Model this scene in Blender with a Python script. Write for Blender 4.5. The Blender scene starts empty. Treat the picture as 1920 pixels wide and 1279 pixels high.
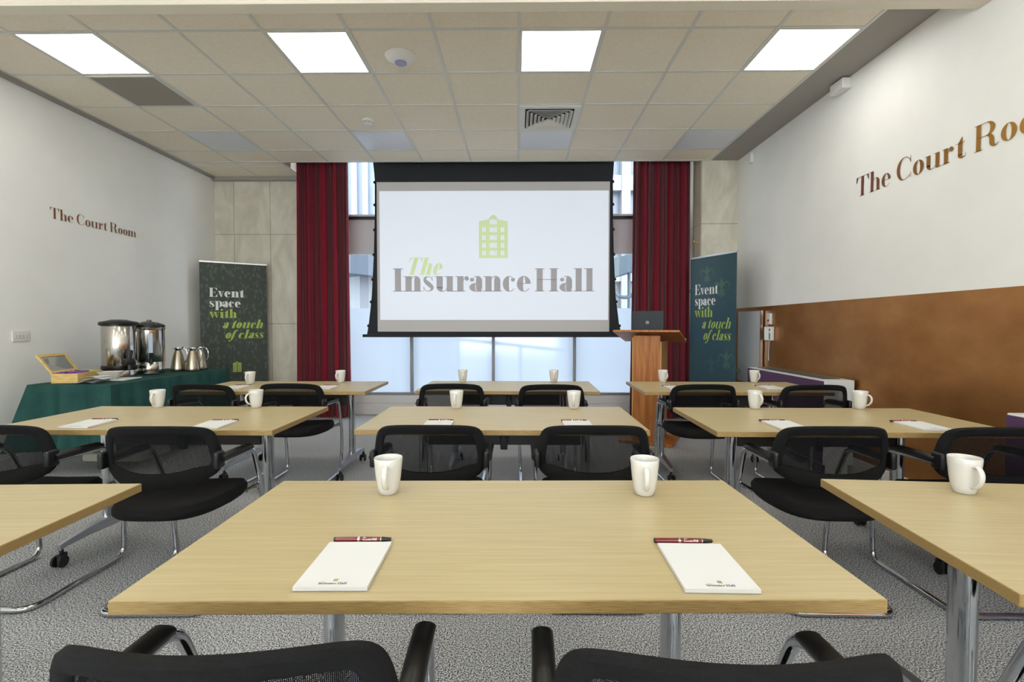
import bpy, bmesh, math, random
from math import sin, cos, pi, radians as R
from mathutils import Vector, Matrix
random.seed(7)
S = bpy.context.scene
C = S.collection

# ------------------------------------------------------------------ camera, world, exposure
CAMZ = 1.2175
cam_d = bpy.data.cameras.new('camera'); cam = bpy.data.objects.new('camera', cam_d); C.objects.link(cam)
cam.location = (0, 0, CAMZ); cam.rotation_euler = (R(90 - 1.718), 0, R(0.608))
cam_d.sensor_width = 36; cam_d.lens = 939.84 / 1920 * 36; cam_d.clip_start = .05; cam_d.clip_end = 200
S.camera = cam
S.view_settings.view_transform = 'Standard'; S.view_settings.look = 'None'
S.view_settings.gamma = 1; S.view_settings.use_curve_mapping = False
S.view_settings.exposure = 0.0
S.cycles.use_denoising = True
S.cycles.max_bounces = 10; S.cycles.diffuse_bounces = 8; S.cycles.glossy_bounces = 5
S.cycles.transparent_max_bounces = 24; S.cycles.transmission_bounces = 6
S.cycles.sample_clamp_indirect = 6; S.cycles.caustics_reflective = False; S.cycles.caustics_refractive = False
W = bpy.data.worlds.new('sky'); S.world = W; W.use_nodes = True
bg = W.node_tree.nodes['Background']; bg.inputs[0].default_value = (.88, .94, 1, 1); bg.inputs[1].default_value = 11.0
PANEL_STRENGTH = 8.2

# ------------------------------------------------------------------ materials
def lin(c):
    return tuple(((v/255)/12.92 if v/255 <= .04045 else ((v/255+.055)/1.055)**2.4) for v in c)
MATS = {}
def mat(name, col, rough=.6, metal=0, emit=None, es=1, coat=0, spec=.5, alpha=1):
    if name in MATS: return MATS[name]
    m = bpy.data.materials.new(name); m.use_nodes = True
    b = m.node_tree.nodes['Principled BSDF']
    b.inputs['Base Color'].default_value = (*lin(col), 1); b.inputs['Roughness'].default_value = rough
    b.inputs['Metallic'].default_value = metal; b.inputs['Specular IOR Level'].default_value = spec
    if coat: b.inputs['Coat Weight'].default_value = coat; b.inputs['Coat Roughness'].default_value = .12
    if emit: b.inputs['Emission Color'].default_value = (*lin(emit), 1); b.inputs['Emission Strength'].default_value = es
    MATS[name] = m
    return m
def nodes(m): return m.node_tree.nodes, m.node_tree.links, m.node_tree.nodes['Principled BSDF']
def noise_mix(m, c1, c2, scale=(1,1,1), ns=5, detail=4, lo=.35, hi=.65, bump=0, coord='Object', rough=.5):
    n, l, b = nodes(m)
    tc = n.new('ShaderNodeTexCoord'); mp = n.new('ShaderNodeMapping'); mp.inputs['Scale'].default_value = scale
    nz = n.new('ShaderNodeTexNoise'); nz.inputs['Scale'].default_value = ns; nz.inputs['Detail'].default_value = detail
    nz.inputs['Roughness'].default_value = rough
    cr = n.new('ShaderNodeValToRGB'); cr.color_ramp.elements[0].position = lo; cr.color_ramp.elements[1].position = hi
    cr.color_ramp.elements[0].color = (*lin(c1), 1); cr.color_ramp.elements[1].color = (*lin(c2), 1)
    l.new(tc.outputs[coord], mp.inputs[0]); l.new(mp.outputs[0], nz.inputs[0]); l.new(nz.outputs[0], cr.inputs[0])
    l.new(cr.outputs[0], b.inputs['Base Color'])
    if bump:
        bp = n.new('ShaderNodeBump'); bp.inputs['Strength'].default_value = bump; bp.inputs['Distance'].default_value = .01
        l.new(nz.outputs[0], bp.inputs['Height']); l.new(bp.outputs[0], b.inputs['Normal'])
    return nz, cr, mp

M_wall = mat('wall_paint', (226,223,216), .75); noise_mix(M_wall, (236,235,231), (241,240,236), ns=2)
M_ceil = mat('ceiling_tile', (205,196,182), .9); noise_mix(M_ceil, (236,226,208), (242,233,216), ns=60, detail=6)
M_grid = mat('ceiling_bar', (214,214,208), .5)
M_beam = mat('beam_paint', (226,218,200), .8)
M_margin = mat('margin_grey', (158,152,146), .8)  # flat grey, darker than the tiles, for border strip and edge trims
M_white = mat('white_plastic', (225,224,220), .45)
M_mug = mat('mug_glaze', (212,209,203), .22, coat=.3)
M_paper = mat('paper', (217,217,216), .7)
M_black = mat('black_plastic', (16,16,18), .38)
M_blackfab = mat('black_fabric', (13,13,14), .92, spec=.3); noise_mix(M_blackfab, (10,10,11), (19,18,18), ns=600, detail=2, bump=.25)
M_rubber = mat('black_rubber', (14,14,14), .6)
M_chrome = mat('chrome', (200,202,206), .09, 1)
M_alu = mat('satin_aluminium', (185,190,198), .28, 1)
M_steel = mat('polished_steel', (196,192,184), .17, 1)
M_brush = mat('brushed_steel', (170,160,142), .3, 1)
M_wood = mat('pale_oak_laminate', (214,195,150), .33)
noise_mix(M_wood, (178,161,119), (190,174,133), scale=(1.1, 26, 26), ns=4, detail=8, lo=.32, hi=.68)
M_edge = mat('oak_edging', (184,152,96), .45); noise_mix(M_edge, (140,110,62), (166,138,88), scale=(3,60,60), ns=9, detail=6)
M_darkmetal = mat('dark_grey_steel', (62,58,55), .45, .2)
M_lectern = mat('lectern_beech', (176,112,52), .38); noise_mix(M_lectern, (158,92,38), (188,122,60), scale=(14,14,1.2), ns=3, detail=5)
M_lectern_l = mat('lectern_beech_light', (200,150,86), .38); noise_mix(M_lectern_l, (184,134,70), (208,160,98), scale=(14,14,1.2), ns=3, detail=5)
M_curt = mat('red_velvet', (130,18,40), .85, spec=.2); M_curt.node_tree.nodes['Principled BSDF'].inputs['Sheen Weight'].default_value = .25
M_cloth = mat('green_cloth', (32,72,66), .8, spec=.25); noise_mix(M_cloth, (28,66,62), (38,80,74), ns=7)
M_screenblk = mat('screen_black', (24,26,32), .75)
M_screenwht = mat('screen_white', (200,196,194), .8)
M_proj = mat('projected_light', (196,202,212), .9, emit=(232,238,250), es=.46)
M_logog = mat('projected_green', (186,200,156), .9, emit=(205,222,170), es=.42)
M_logot = mat('projected_grey', (150,147,149), .9, emit=(190,186,190), es=.28)
M_copper = mat('copper_vinyl', (140,92,58), .4, .35)
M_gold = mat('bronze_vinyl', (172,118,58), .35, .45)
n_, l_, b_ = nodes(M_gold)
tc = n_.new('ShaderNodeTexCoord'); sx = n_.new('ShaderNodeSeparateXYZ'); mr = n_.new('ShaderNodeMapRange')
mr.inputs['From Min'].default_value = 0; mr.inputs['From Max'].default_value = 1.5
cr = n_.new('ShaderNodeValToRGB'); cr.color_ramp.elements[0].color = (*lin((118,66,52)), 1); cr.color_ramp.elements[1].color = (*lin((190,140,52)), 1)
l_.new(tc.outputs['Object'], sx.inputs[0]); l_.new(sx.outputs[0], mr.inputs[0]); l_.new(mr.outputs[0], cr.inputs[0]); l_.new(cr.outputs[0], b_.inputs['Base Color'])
M_pen = mat('maroon_lacquer', (112,14,30), .25, coat=.6)
M_silver = mat('silver_trim', (205,205,205), .2, 1)
M_inkgrey = mat('grey_ink', (90,90,95), .8)
M_inkgreen = mat('green_ink', (150,165,90), .8)
M_inkwhite = mat('white_ink', (232,232,228), .6)
M_lime = mat('lime_print', (168,190,84), .6)
M_pine = mat('pine', (222,190,116), .5); noise_mix(M_pine, (206,170,96), (230,200,130), scale=(3,30,30), ns=4, detail=4)
M_purple = mat('purple_panel', (88,56,92), .5)
M_grille = mat('dark_grille', (150,144,134), .7)
M_board = mat('board_grey', (222,226,232), .45)
M_panel_off = mat('unlit_diffuser', (222,226,234), .3, coat=.2)
M_spandrel = mat('spandrel_grey', (226,222,222), .6)
M_frame = mat('window_frame_grey', (140,140,142), .45, .3)
M_framelt = mat('window_frame_light', (222,226,226), .5)
M_dark = mat('dark_void', (10,10,10), .9)
M_light = mat('lit_diffuser', (255,255,255), .5, emit=(255,252,244), es=PANEL_STRENGTH)
M_concrete = mat('outside_stone', (120,125,132), .8)
M_outblue = mat('outside_canopy', (58,72,82), .7)
M_sill = mat('sill_paint', (214,212,212), .5)
M_crate = mat('crate_beige', (196,190,170), .5)
M_red = mat('red_indicator', (200,40,30), .4)
M_cable = mat('black_cable', (20,20,20), .5)

# carpet
M_carpet = mat('speckled_carpet', (130,128,126), .95, spec=.25)
nz, cr, mp = noise_mix(M_carpet, (34,35,37), (235,236,238), ns=175, detail=3, lo=.44, hi=.58, bump=.1, rough=.8)
# bronze wall covering
M_bronze = mat('bronze_wallcovering', (140,84,36), .36, .75)
nz, cr, mp = noise_mix(M_bronze, (158,104,56), (190,134,78), scale=(1,1,1.6), ns=2.2, detail=7, lo=.3, hi=.7, rough=.6)
# marble
def marble(name, c1, c2, c3):
    m = mat(name, c2, .35)
    n, l, b = nodes(m)
    nz, cr, mp = noise_mix(m, c1, c2, scale=(1.6,1.6,.7), ns=2.2, detail=8, lo=.36, hi=.6, rough=.62)
    cr.color_ramp.elements.new(.72).color = (*lin(c3), 1)
    nz.inputs['Distortion'].default_value = 1.4
    tc = n['Texture Coordinate']
    # joint lines between slabs
    br = n.new('ShaderNodeTexBrick'); br.offset = 0; br.inputs['Color1'].default_value = br.inputs['Color2'].default_value = (1,1,1,1)
    br.inputs['Mortar'].default_value = (.45,.43,.40,1); br.inputs['Scale'].default_value = 1
    br.inputs['Mortar Size'].default_value = .004; br.inputs['Brick Width'].default_value = .51; br.inputs['Row Height'].default_value = 1.25
    br.inputs['Bias'].default_value = 0
    sx = n.new('ShaderNodeSeparateXYZ'); cx = n.new('ShaderNodeCombineXYZ'); ad = n.new('ShaderNodeMath'); ad.operation = 'ADD'
    l.new(tc.outputs['Object'], sx.inputs[0]); l.new(sx.outputs[0], ad.inputs[0]); l.new(sx.outputs[1], ad.inputs[1])
    l.new(ad.outputs[0], cx.inputs[0]); l.new(sx.outputs[2], cx.inputs[1]); l.new(cx.outputs[0], br.inputs[0])
    mx = n.new('ShaderNodeMix'); mx.data_type = 'RGBA'; mx.blend_type = 'MULTIPLY'; mx.inputs[0].default_value = 1
    l.new(cr.outputs[0], mx.inputs[6]); l.new(br.outputs[0], mx.inputs[7]); l.new(mx.outputs[2], b.inputs['Base Color'])
    return m
M_marble = marble('marble', (204,196,178), (222,215,198), (232,226,211))
# clear glass (thin)
def thin(name, col, gloss=.08, rough=.02):
    m = bpy.data.materials.new(name); m.use_nodes = True; n = m.node_tree.nodes; l = m.node_tree.links
    n.clear(); o = n.new('ShaderNodeOutputMaterial'); t = n.new('ShaderNodeBsdfTransparent'); t.inputs[0].default_value = (*col, 1)
    g = n.new('ShaderNodeBsdfGlossy'); g.inputs['Roughness'].default_value = rough
    mx = n.new('ShaderNodeMixShader'); mx.inputs[0].default_value = gloss
    l.new(t.outputs[0], mx.inputs[1]); l.new(g.outputs[0], mx.inputs[2]); l.new(mx.outputs[0], o.inputs[0])
    return m
M_glass = thin('clear_glass', (.93,.96,.97))
M_boxglass = thin('box_lid_glass', (.86,.88,.88), .22)
# frosted film
M_frost = bpy.data.materials.new('frosted_film'); M_frost.use_nodes = True
n = M_frost.node_tree.nodes; l = M_frost.node_tree.links; n.clear()
o = n.new('ShaderNodeOutputMaterial'); t = n.new('ShaderNodeBsdfTranslucent'); t.inputs[0].default_value = (.26,.30,.345,1)
d = n.new('ShaderNodeBsdfDiffuse'); d.inputs[0].default_value = (.85,.9,.95,1)
rf = n.new('ShaderNodeBsdfRefraction'); rf.inputs['IOR'].default_value = 1.02; rf.inputs['Roughness'].default_value = .95; rf.inputs[0].default_value = (.3,.33,.36,1)
m1 = n.new('ShaderNodeMixShader'); m1.inputs[0].default_value = .12; m2 = n.new('ShaderNodeMixShader'); m2.inputs[0].default_value = .15
l.new(t.outputs[0], m1.inputs[1]); l.new(d.outputs[0], m1.inputs[2]); l.new(m1.outputs[0], m2.inputs[1]); l.new(rf.outputs[0], m2.inputs[2]); l.new(m2.outputs[0], o.inputs[0])
# chair mesh with real open holes
M_mesh = bpy.data.materials.new('chair_mesh'); M_mesh.use_nodes = True
n, l, b = nodes(M_mesh); b.inputs['Base Color'].default_value = (*lin((9,9,10)), 1); b.inputs['Roughness'].default_value = .85; b.inputs['Specular IOR Level'].default_value = .15
tc = n.new('ShaderNodeTexCoord'); sx = n.new('ShaderNodeSeparateXYZ'); l.new(tc.outputs['Object'], sx.inputs[0])
def mth(op, a, b2=None):
    k = n.new('ShaderNodeMath'); k.operation = op
    for i, v in enumerate((a, b2)):
        if v is None: continue
        if isinstance(v, (int, float)): k.inputs[i].default_value = v
        else: l.new(v, k.inputs[i])
    return k.outputs[0]
fr = 2*pi/.0048
u = mth('SINE', mth('MULTIPLY', mth('ADD', sx.outputs[0], sx.outputs[2]), fr)); v = mth('SINE', mth('MULTIPLY', mth('SUBTRACT', sx.outputs[0], sx.outputs[2]), fr))
hole = mth('GREATER_THAN', mth('MULTIPLY', u, v), .40)
al = mth('SUBTRACT', 1, mth('MULTIPLY', hole, .9))
l.new(al, b.inputs['Alpha'])
# banner prints
M_banL = mat('banner_print_olive', (62,68,58), .6)
n, l, b = nodes(M_banL); tc = n.new('ShaderNodeTexCoord'); mp = n.new('ShaderNodeMapping'); mp.inputs['Scale'].default_value = (16,16,9); mp.inputs['Rotation'].default_value = (0,R(24),0)
vo = n.new('ShaderNodeTexVoronoi'); vo.inputs['Scale'].default_value = 1.6; cr = n.new('ShaderNodeValToRGB')
cr.color_ramp.elements[0].position = .18; cr.color_ramp.elements[1].position = .5
cr.color_ramp.elements[0].color = (*lin((82,90,76)), 1); cr.color_ramp.elements[1].color = (*lin((54,62,54)), 1)
l.new(tc.outputs['Object'], mp.inputs[0]); l.new(mp.outputs[0], vo.inputs[0]); l.new(vo.outputs[0], cr.inputs[0]); l.new(cr.outputs[0], b.inputs['Base Color'])
M_banR = mat('banner_print_teal', (36,70,82), .5); noise_mix(M_banR, (32,66,84), (44,74,78), ns=1.2)
M_fleur = mat('banner_motif', (62,98,84), .5); M_fleur2 = mat('banner_motif_faint', (46,84,90), .5)

# ------------------------------------------------------------------ mesh helpers
class MB:
    def __init__(s): s.v = []; s.f = []; s.m = []; s.sm = []
    def add(s, v, f, mi=0, smooth=False):
        o = len(s.v); s.v += [tuple(p) for p in v]
        for q in f: s.f.append([i + o for i in q]); s.m.append(mi); s.sm.append(smooth)
        return s
    def box(s, x0, x1, y0, y1, z0, z1, mi=0, M=None):
        v = [(x, y, z) for z in (z0, z1) for y in (y0, y1) for x in (x0, x1)]
        if M: v = [M @ Vector(p) for p in v]
        return s.add(v, [(0,2,3,1),(4,5,7,6),(0,1,5,4),(2,6,7,3),(0,4,6,2),(1,3,7,5)], mi)
    def rbox(s, x0, x1, y0, y1, z0, z1, r=.004, seg=2, mi=0, M=None, smooth=False):
        b = bmesh.new(); bmesh.ops.create_cube(b, size=1)
        for q in b.verts: q.co = ((x0+x1)/2 + q.co.x*(x1-x0), (y0+y1)/2 + q.co.y*(y1-y0), (z0+z1)/2 + q.co.z*(z1-z0))
        bmesh.ops.bevel(b, geom=b.edges[:], offset=r, segments=seg, affect='EDGES', profile=.5)
        b.verts.ensure_lookup_table(); b.verts.index_update()
        v = [M @ q.co if M else q.co.copy() for q in b.verts]; f = [[q.index for q in fc.verts] for fc in b.faces]; b.free()
        return s.add(v, f, mi, smooth)
    def loops(s, L, close_u=True, caps=True, mi=0, smooth=True, close_v=False):
        k = len(L[0]); v = [p for lp in L for p in lp]; f = []
        n = len(L)
        for a in range(n if close_v else n-1):
            a2 = (a+1) % n
            for i in range(k if close_u else k-1):
                j = (i+1) % k; f.append((a*k+i, a*k+j, a2*k+j, a2*k+i))
        if caps and close_u and not close_v: f.append(tuple(reversed(range(k)))); f.append(tuple((n-1)*k+i for i in range(k)))
        return s.add(v, f, mi, smooth)
    def tube(s, path, r, seg=10, mi=0, caps=True, ry=None, closed=False, up=None):
        P = [Vector(p) for p in path]; n = len(P); L = []
        T = []
        for i in range(n):
            a = P[i-1] if (i > 0 or closed) else P[i]; b = P[(i+1) % n] if (i < n-1 or closed) else P[i]
            T.append((b-a).normalized())
        nrm = Vector(up) if up else (Vector((0,0,1)) if abs(T[0].z) < .9 else Vector((1,0,0)))
        nrm = (nrm - T[0]*nrm.dot(T[0])).normalized()
        for i in range(n):
            if i:
                q = T[i-1].rotation_difference(T[i]); nrm = q @ nrm; nrm = (nrm - T[i]*nrm.dot(T[i])).normalized()
            bn = T[i].cross(nrm); rr = r[i] if isinstance(r, (list, tuple)) else r; r2 = rr if ry is None else ry
            L.append([P[i] + nrm*(rr*cos(2*pi*k/seg)) + bn*(r2*sin(2*pi*k/seg)) for k in range(seg)])
        return s.loops(L, True, caps, mi, True, closed)
    def lathe(s, prof, seg=32, mi=0, c=(0,0), smooth=True):
        L = [[(c[0]+r*cos(2*pi*k/seg), c[1]+r*sin(2*pi*k/seg), z) for k in range(seg)] for r, z in prof]
        return s.loops(L, True, True, mi, smooth)
    def prism(s, poly, axis='y', a=0, b=.01, mi=0, M=None):   # poly 2-D in the other two axes
        def P(p, t): q = {'y': (p[0], t, p[1]), 'z': (p[0], p[1], t), 'x': (t, p[0], p[1])}[axis]; return M @ Vector(q) if M else q
        k = len(poly); v = [P(p, a) for p in poly] + [P(p, b) for p in poly]
        f = [tuple(range(k)), tuple(reversed(range(k, 2*k)))] + [(i, k+i, k+(i+1) % k, (i+1) % k) for i in range(k)]
        return s.add(v, f, mi)
    def build(s, name, mats, parent=None, loc=None, rot=None, fix=True):
        me = bpy.data.meshes.new(name); me.from_pydata(s.v, [], s.f)
        for m in (mats if isinstance(mats, (list, tuple)) else [mats]): me.materials.append(m)
        me.polygons.foreach_set('material_index', s.m); me.polygons.foreach_set('use_smooth', s.sm)
        if fix:
            b = bmesh.new(); b.from_mesh(me); bmesh.ops.recalc_face_normals(b, faces=b.faces[:]); b.to_mesh(me); b.free()
        if any(s.sm):
            try: me.set_sharp_from_angle(angle=R(42))
            except Exception: pass
        o = bpy.data.objects.new(name, me); C.objects.link(o)
        if parent: o.parent = parent
        if loc: o.location = loc
        if rot: o.rotation_euler = rot
        return o
def fillet(pts, r, n=6):
    P = [Vector(p) for p in pts]; out = [P[0]]
    for i in range(1, len(P)-1):
        a = (P[i-1]-P[i]); b = (P[i+1]-P[i]); rr = min(r[i] if isinstance(r, dict) and i in r else (r if not isinstance(r, dict) else .03), a.length*.48, b.length*.48)
        A = P[i] + a.normalized()*rr; B = P[i] + b.normalized()*rr
        for k in range(n+1):
            t = k/n; out.append(A*(1-t)**2 + P[i]*2*t*(1-t) + B*t*t)
    out.append(P[-1]); return out
def catmull(pts, n=6, closed=False):
    P = [Vector(p) for p in pts]; N = len(P); out = []
    for i in range(N if closed else N-1):
        p0 = P[(i-1) % N] if closed or i else P[0]; p1 = P[i]; p2 = P[(i+1) % N]; p3 = P[(i+2) % N] if closed or i < N-2 else P[-1]
        for k in range(n):
            t = k/n; out.append(.5*((2*p1)+(-p0+p2)*t+(2*p0-5*p1+4*p2-p3)*t*t+(-p0+3*p1-3*p2+p3)*t**3))
    if not closed: out.append(P[-1])
    return out
def tag(o, label=None, cat=None, group=None, kind=None):
    if label: o['label'] = label
    if cat: o['category'] = cat
    if group: o['group'] = group
    if kind: o['kind'] = kind
    return o
def empty(name, loc, rz=0, label=None, cat=None, group=None, kind=None):
    o = bpy.data.objects.new(name, None); C.objects.link(o); o.location = loc; o.rotation_euler = (0, 0, rz)
    o.empty_display_size = .1
    return tag(o, label, cat, group, kind)
def kids(o): return [c for c in bpy.data.objects if c.parent == o]
def copy_tree(root, loc, rz, label, group=None):
    r = root.copy(); C.objects.link(r); r.location = loc; r.rotation_euler = (0, 0, rz); r['label'] = label
    if group: r['group'] = group
    for ch in kids(root):
        if ch == r: continue
        c = ch.copy(); C.objects.link(c); c.parent = r
        for g in kids(ch):
            d = g.copy(); C.objects.link(d); d.parent = c
            for h in kids(g):
                e = h.copy(); C.objects.link(e); e.parent = d
    return r
def struct(mb, name, m, **k): return tag(mb.build(name, m, **k), kind='structure')

# ------------------------------------------------------------------ lettering (high-contrast serif, drawn as outlines)
class Face:
    def __init__(s, St=.2, H=.028, X=.66, wd=1.0): s.S = St; s.H = H; s.X = X; s.wd = wd
    def ring(s, cx, cy, rx, ry, a0, a1, gl, gr, H=None, n=26):
        H = s.H if H is None else H; out = []; inn = []
        for k in range(n+1):
            a = R(a0+(a1-a0)*k/n); out.append((cx+rx*cos(a), cy+ry*sin(a)))
            g = gr if cos(a) > 0 else gl
            inn.append((cx+(rx-g)*cos(a), cy+(ry-H)*sin(a)))
        return [[out[i], out[i+1], inn[i+1], inn[i]] for i in range(n)]
    def rect(s, x0, x1, y0, y1): return [[(x0,y0),(x1,y0),(x1,y1),(x0,y1)]]
    def ball(s, cx, cy, r): return [[(cx+r*cos(2*pi*k/14), cy+r*sin(2*pi*k/14)) for k in range(14)]]
    def stroke(s, pts, n=7):
        P = catmull([(x, y, w) for x, y, w in pts], n); o = []
        L = []
        for i, p in enumerate(P):
            a = P[max(i-1,0)]; b = P[min(i+1,len(P)-1)]; d = Vector((b.x-a.x, b.y-a.y)); d = d.normalized() if d.length else Vector((1,0)); nn = Vector((-d.y, d.x))
            L.append(((p.x+nn.x*p.z/2, p.y+nn.y*p.z/2), (p.x-nn.x*p.z/2, p.y-nn.y*p.z/2)))
        return [[L[i][0], L[i][1], L[i+1][1], L[i+1][0]] for i in range(len(L)-1)]
    def glyph(s, c):
        Sx, H, X = s.S, s.H, s.X; r = s.rect; q = []
        sf = .07
        if c == 'T':
            w = .86; m = w/2; q += r(m-Sx/2, m+Sx/2, 0, 1)+r(.04, w-.04, 1-H, 1)+r(m-Sx/2-sf, m+Sx/2+sf, 0, H)
            q += [[(.04,1),(.02,.70),(.04,.70),(.16,1-H)], [(w-.04,1),(w-.16,1-H),(w-.04,.70),(w-.02,.70)]]; return w, q
        if c in 'Il':
            w = Sx+.2; t = 1; q += r(.1, .1+Sx, 0, t)+r(.02, w-.02, 0, H)
            q += r(.02, w-.02, t-H, t) if c == 'I' else r(.01, .1+Sx, t-H, t); return w, q
        if c == 'H':
            w = 2*Sx+.5; 
            for x in (.08, w-.08-Sx): q += r(x, x+Sx, 0, 1)+r(x-sf, x+Sx+sf, 0, H)+r(x-sf, x+Sx+sf, 1-H, 1)
            q += r(.08, w-.08, .5, .5+H); return w, q
        if c == 'E':
            w = .78; q += r(.08, .08+Sx, 0, 1)+r(.01, w-.05, 0, H)+r(.01, w-.07, 1-H, 1)+r(.08, .54, .5, .5+H)+r(.54-.02, .55, .38, .64)
            q += [[(w-.05,0),(w-.03,.32),(w-.05,.32),(w-.2,H)], [(w-.07,1),(w-.22,1-H),(w-.07,.7),(w-.05,.7)]]; return w, q
        if c == 'C':
            w = .82; q += s.ring(.42, .5, .40, .52, 42, 318, Sx, H*1.2, H*1.2); q += r(.735, .755, .70, 1.0)+[[(.735,.70),(.755,.70),(.73,.86),(.69,.88)]]+r(.735, .755, .02, .26)
            return w, q
        if c == 'R':
            w = .9; q += r(.08, .08+Sx, 0, 1)+r(.01, .08+Sx+sf, 0, H)+r(.01, .45, 1-H, 1)+r(.1, .45, .48, .48+H)
            q += s.ring(.45, .74, .30, .26, -90, 90, Sx, Sx)
            q += s.stroke([(.44,.50,.03),(.58,.44,.12),(.64,.30,Sx),(.65,.14,Sx*.95),(.72,.03,.10),(.80,.02,.04),(.89,.09,.02)]); return w, q
        if c in 'nhmu':
            aw = .52 if Sx > .17 else .47
            top = 1.0 if c == 'h' else X
            x = .08
            if c == 'u':
                w = aw+Sx*.4+.22; xr = w-.1-Sx
                q += r(x, x+Sx, .14, X)+r(0, x+Sx, X-H, X)+r(xr, xr+Sx, 0, X)+r(xr-.08, xr+Sx, X-H, X)+r(xr, w, 0, H)
                ox0, ox1 = x, xr+.03; q += s.ring((ox0+ox1)/2, .2, (ox1-ox0)/2, .215, 180, 360, Sx, H*.8)
                return w, q
            k = 2 if c == 'm' else 1; q += r(x, x+Sx, 0, top)+r(0, x+Sx, top-H, top)+r(0, x+Sx+.07, 0, H)
            for i in range(k):
                xl = x+Sx; xr = xl+aw-Sx*.65
                ol = xl-.03; q += s.ring((ol+xr+.0)/2, X-.2, (xr-ol)/2, .215, 0, 180, H*.8, Sx)
                q += r(xr-Sx, xr, 0, X-.19)+r(xr-Sx-.06, xr+.06, 0, H); x = xr-Sx
            return xr+.08, q
        if c in 'oe':
            w = .62 if Sx > .17 else .58; cx = w/2; rx = w/2-.03; cy = X/2; ry = X/2+.012
            if c == 'o': q += s.ring(cx, cy, rx, ry, 0, 360, Sx, Sx, n=36)
            else: q += s.ring(cx, cy, rx, ry, 4, 180, Sx, Sx*.85)+s.ring(cx, cy, rx, ry, 180, 322, Sx, H)+r(cx-rx+.05, cx+rx-.01, cy, cy+H)
            return w, q
        if c == 'c':
            w = .56; cx = w/2; rx = w/2-.02; cy = X/2; q += s.ring(cx, cy, rx, X/2+.012, 62, 180, Sx, H)+s.ring(cx, cy, rx, X/2+.012, 180, 322, Sx, H)+s.ball(w-.13, X-.15, .085); return w, q
        if c == 'r':
            w = .54; x = .08; q += r(x, x+Sx, 0, X)+r(0, x+Sx, X-H, X)+r(0, x+Sx+.08, 0, H)
            q += s.stroke([(x+Sx-.01, X-.22, .02), (x+Sx+.05, X-.06, .03), (x+Sx+.12, X-.015, .04), (x+Sx+.18, X-.05, .06)])+s.ball(x+Sx+.14, X-.11, .085); return w, q
        if c == 't':
            w = .44; x = .1; q += r(x, x+Sx, .12, X)+r(0, w-.06, X-H, X)+[[(x,X),(x+Sx,X),(x+Sx,X+.24)]]
            q += s.stroke([(x+Sx/2,.16,Sx),(x+Sx/2+.01,.09,Sx*.95),(x+Sx/2+.07,.03,.08),(w-.06,.05,.025),(w-.02,.16,.02)]); return w, q
        if c == 's':
            w = .5; q += s.stroke([(.40,X-.17,.02),(.35,X-.05,.025),(.24,X-.015,.03),(.12,X-.07,.09),(.12,X-.2,.14),(.25,X/2+.0,.19),(.38,.19,.15),(.37,.08,.09),(.25,.015,.03),(.12,.06,.025),(.06,.2,.02)])
            q += r(.395,.415,X-.2,X)+r(.045,.065,0,.2); return w, q
        if c == 'a':
            w = .6; xr = .30; q += r(xr, xr+Sx, .12, X-.18)
            q += s.ring(xr+Sx-.21, X-.2, .21, .215, 0, 130, H, Sx)+s.ball(.14, X-.15, .085)
            q += s.stroke([(xr+Sx/2,.14,Sx),(xr+Sx/2+.01,.08,Sx*.9),(xr+Sx/2+.08,.02,.06),(w-.01,.08,.02)])
            q += s.ring(xr+.0, .18, .27, .19, 80, 300, Sx*.95, H); return w, q
        if c == 'p':
            w = .66; x = .08; q += r(x, x+Sx, -.34, X)+r(0, x+Sx, X-H, X)+r(0, x+Sx+.08, -.34, -.34+H)
            q += s.ring(x+Sx+.10, X/2, .28, X/2+.01, -115, 115, H, Sx); return w, q
        if c == 'v' or c == 'w':
            k = 1 if c == 'v' else 2; x = .03; W2 = .5
            for i in range(k):
                q += [[(x,X),(x+Sx*1.02,X),(x+W2*.56+.02,0),(x+W2*.48,0)], [(x+W2-.06,X),(x+W2-.03,X),(x+W2*.56+.02,0),(x+W2*.5,0)]]
                q += r(x-.03, x+Sx+.06, X-H, X); x += W2-.12 if k == 2 and i == 0 else 0
            q += r(x+W2-.14, x+W2+.03, X-H, X); return x+W2+.02, q
        if c == 'i':
            w = Sx+.2; q += r(.1, .1+Sx, 0, X)+r(.01, .1+Sx, X-H, X)+r(.02, w-.02, 0, H)+s.ball(.1+Sx/2, .9, .11); return w, q
        if c == 'f':
            w = .42; q += s.stroke([(-.10,-.30,.05),(-.02,-.32,.05),(.08,-.2,.10),(.13,0,Sx*.9),(.16,.4,Sx*.95),(.2,.8,Sx*.8),(.28,.95,.06),(.4,.96,.04)])+s.ball(.40,.88,.075)+s.ball(-.1,-.25,.07)+r(0,.38,X-H,X); return w, q
        return .3, []
def words(txt, cap, width=None, face=None, shear=0, gap=.02, sx=1.0):
    """flat lettering in the XZ plane, baseline at z=0"""
    face = face or Face(); x = 0; q = []
    for ch in txt:
        if ch == ' ': x += .26; continue
        w, g = face.glyph(ch)
        for pl in g: q.append([(x+a, b) for a, b in pl])
        x += w+gap
    tot = x-gap; k = (width/cap/tot) if width else sx
    mb = MB()
    for pl in q: mb.add([((a+shear*b/ max(k,.01))*cap*k if shear else a*cap*k, 0, b*cap) for a, b in pl], [tuple(range(len(pl)))])
    mb.width = tot*cap*k
    return mb
def merge(dst, src, M, mi=0):
    dst.add([M @ Vector(p) for p in src.v], src.f, mi); return dst
def shift(x, y, z): return Matrix.Translation((x, y, z))
F_bold = Face(.25, .03, .66); F_mod = Face(.17, .022, .62); F_nar = Face(.2, .03, .64)
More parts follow.
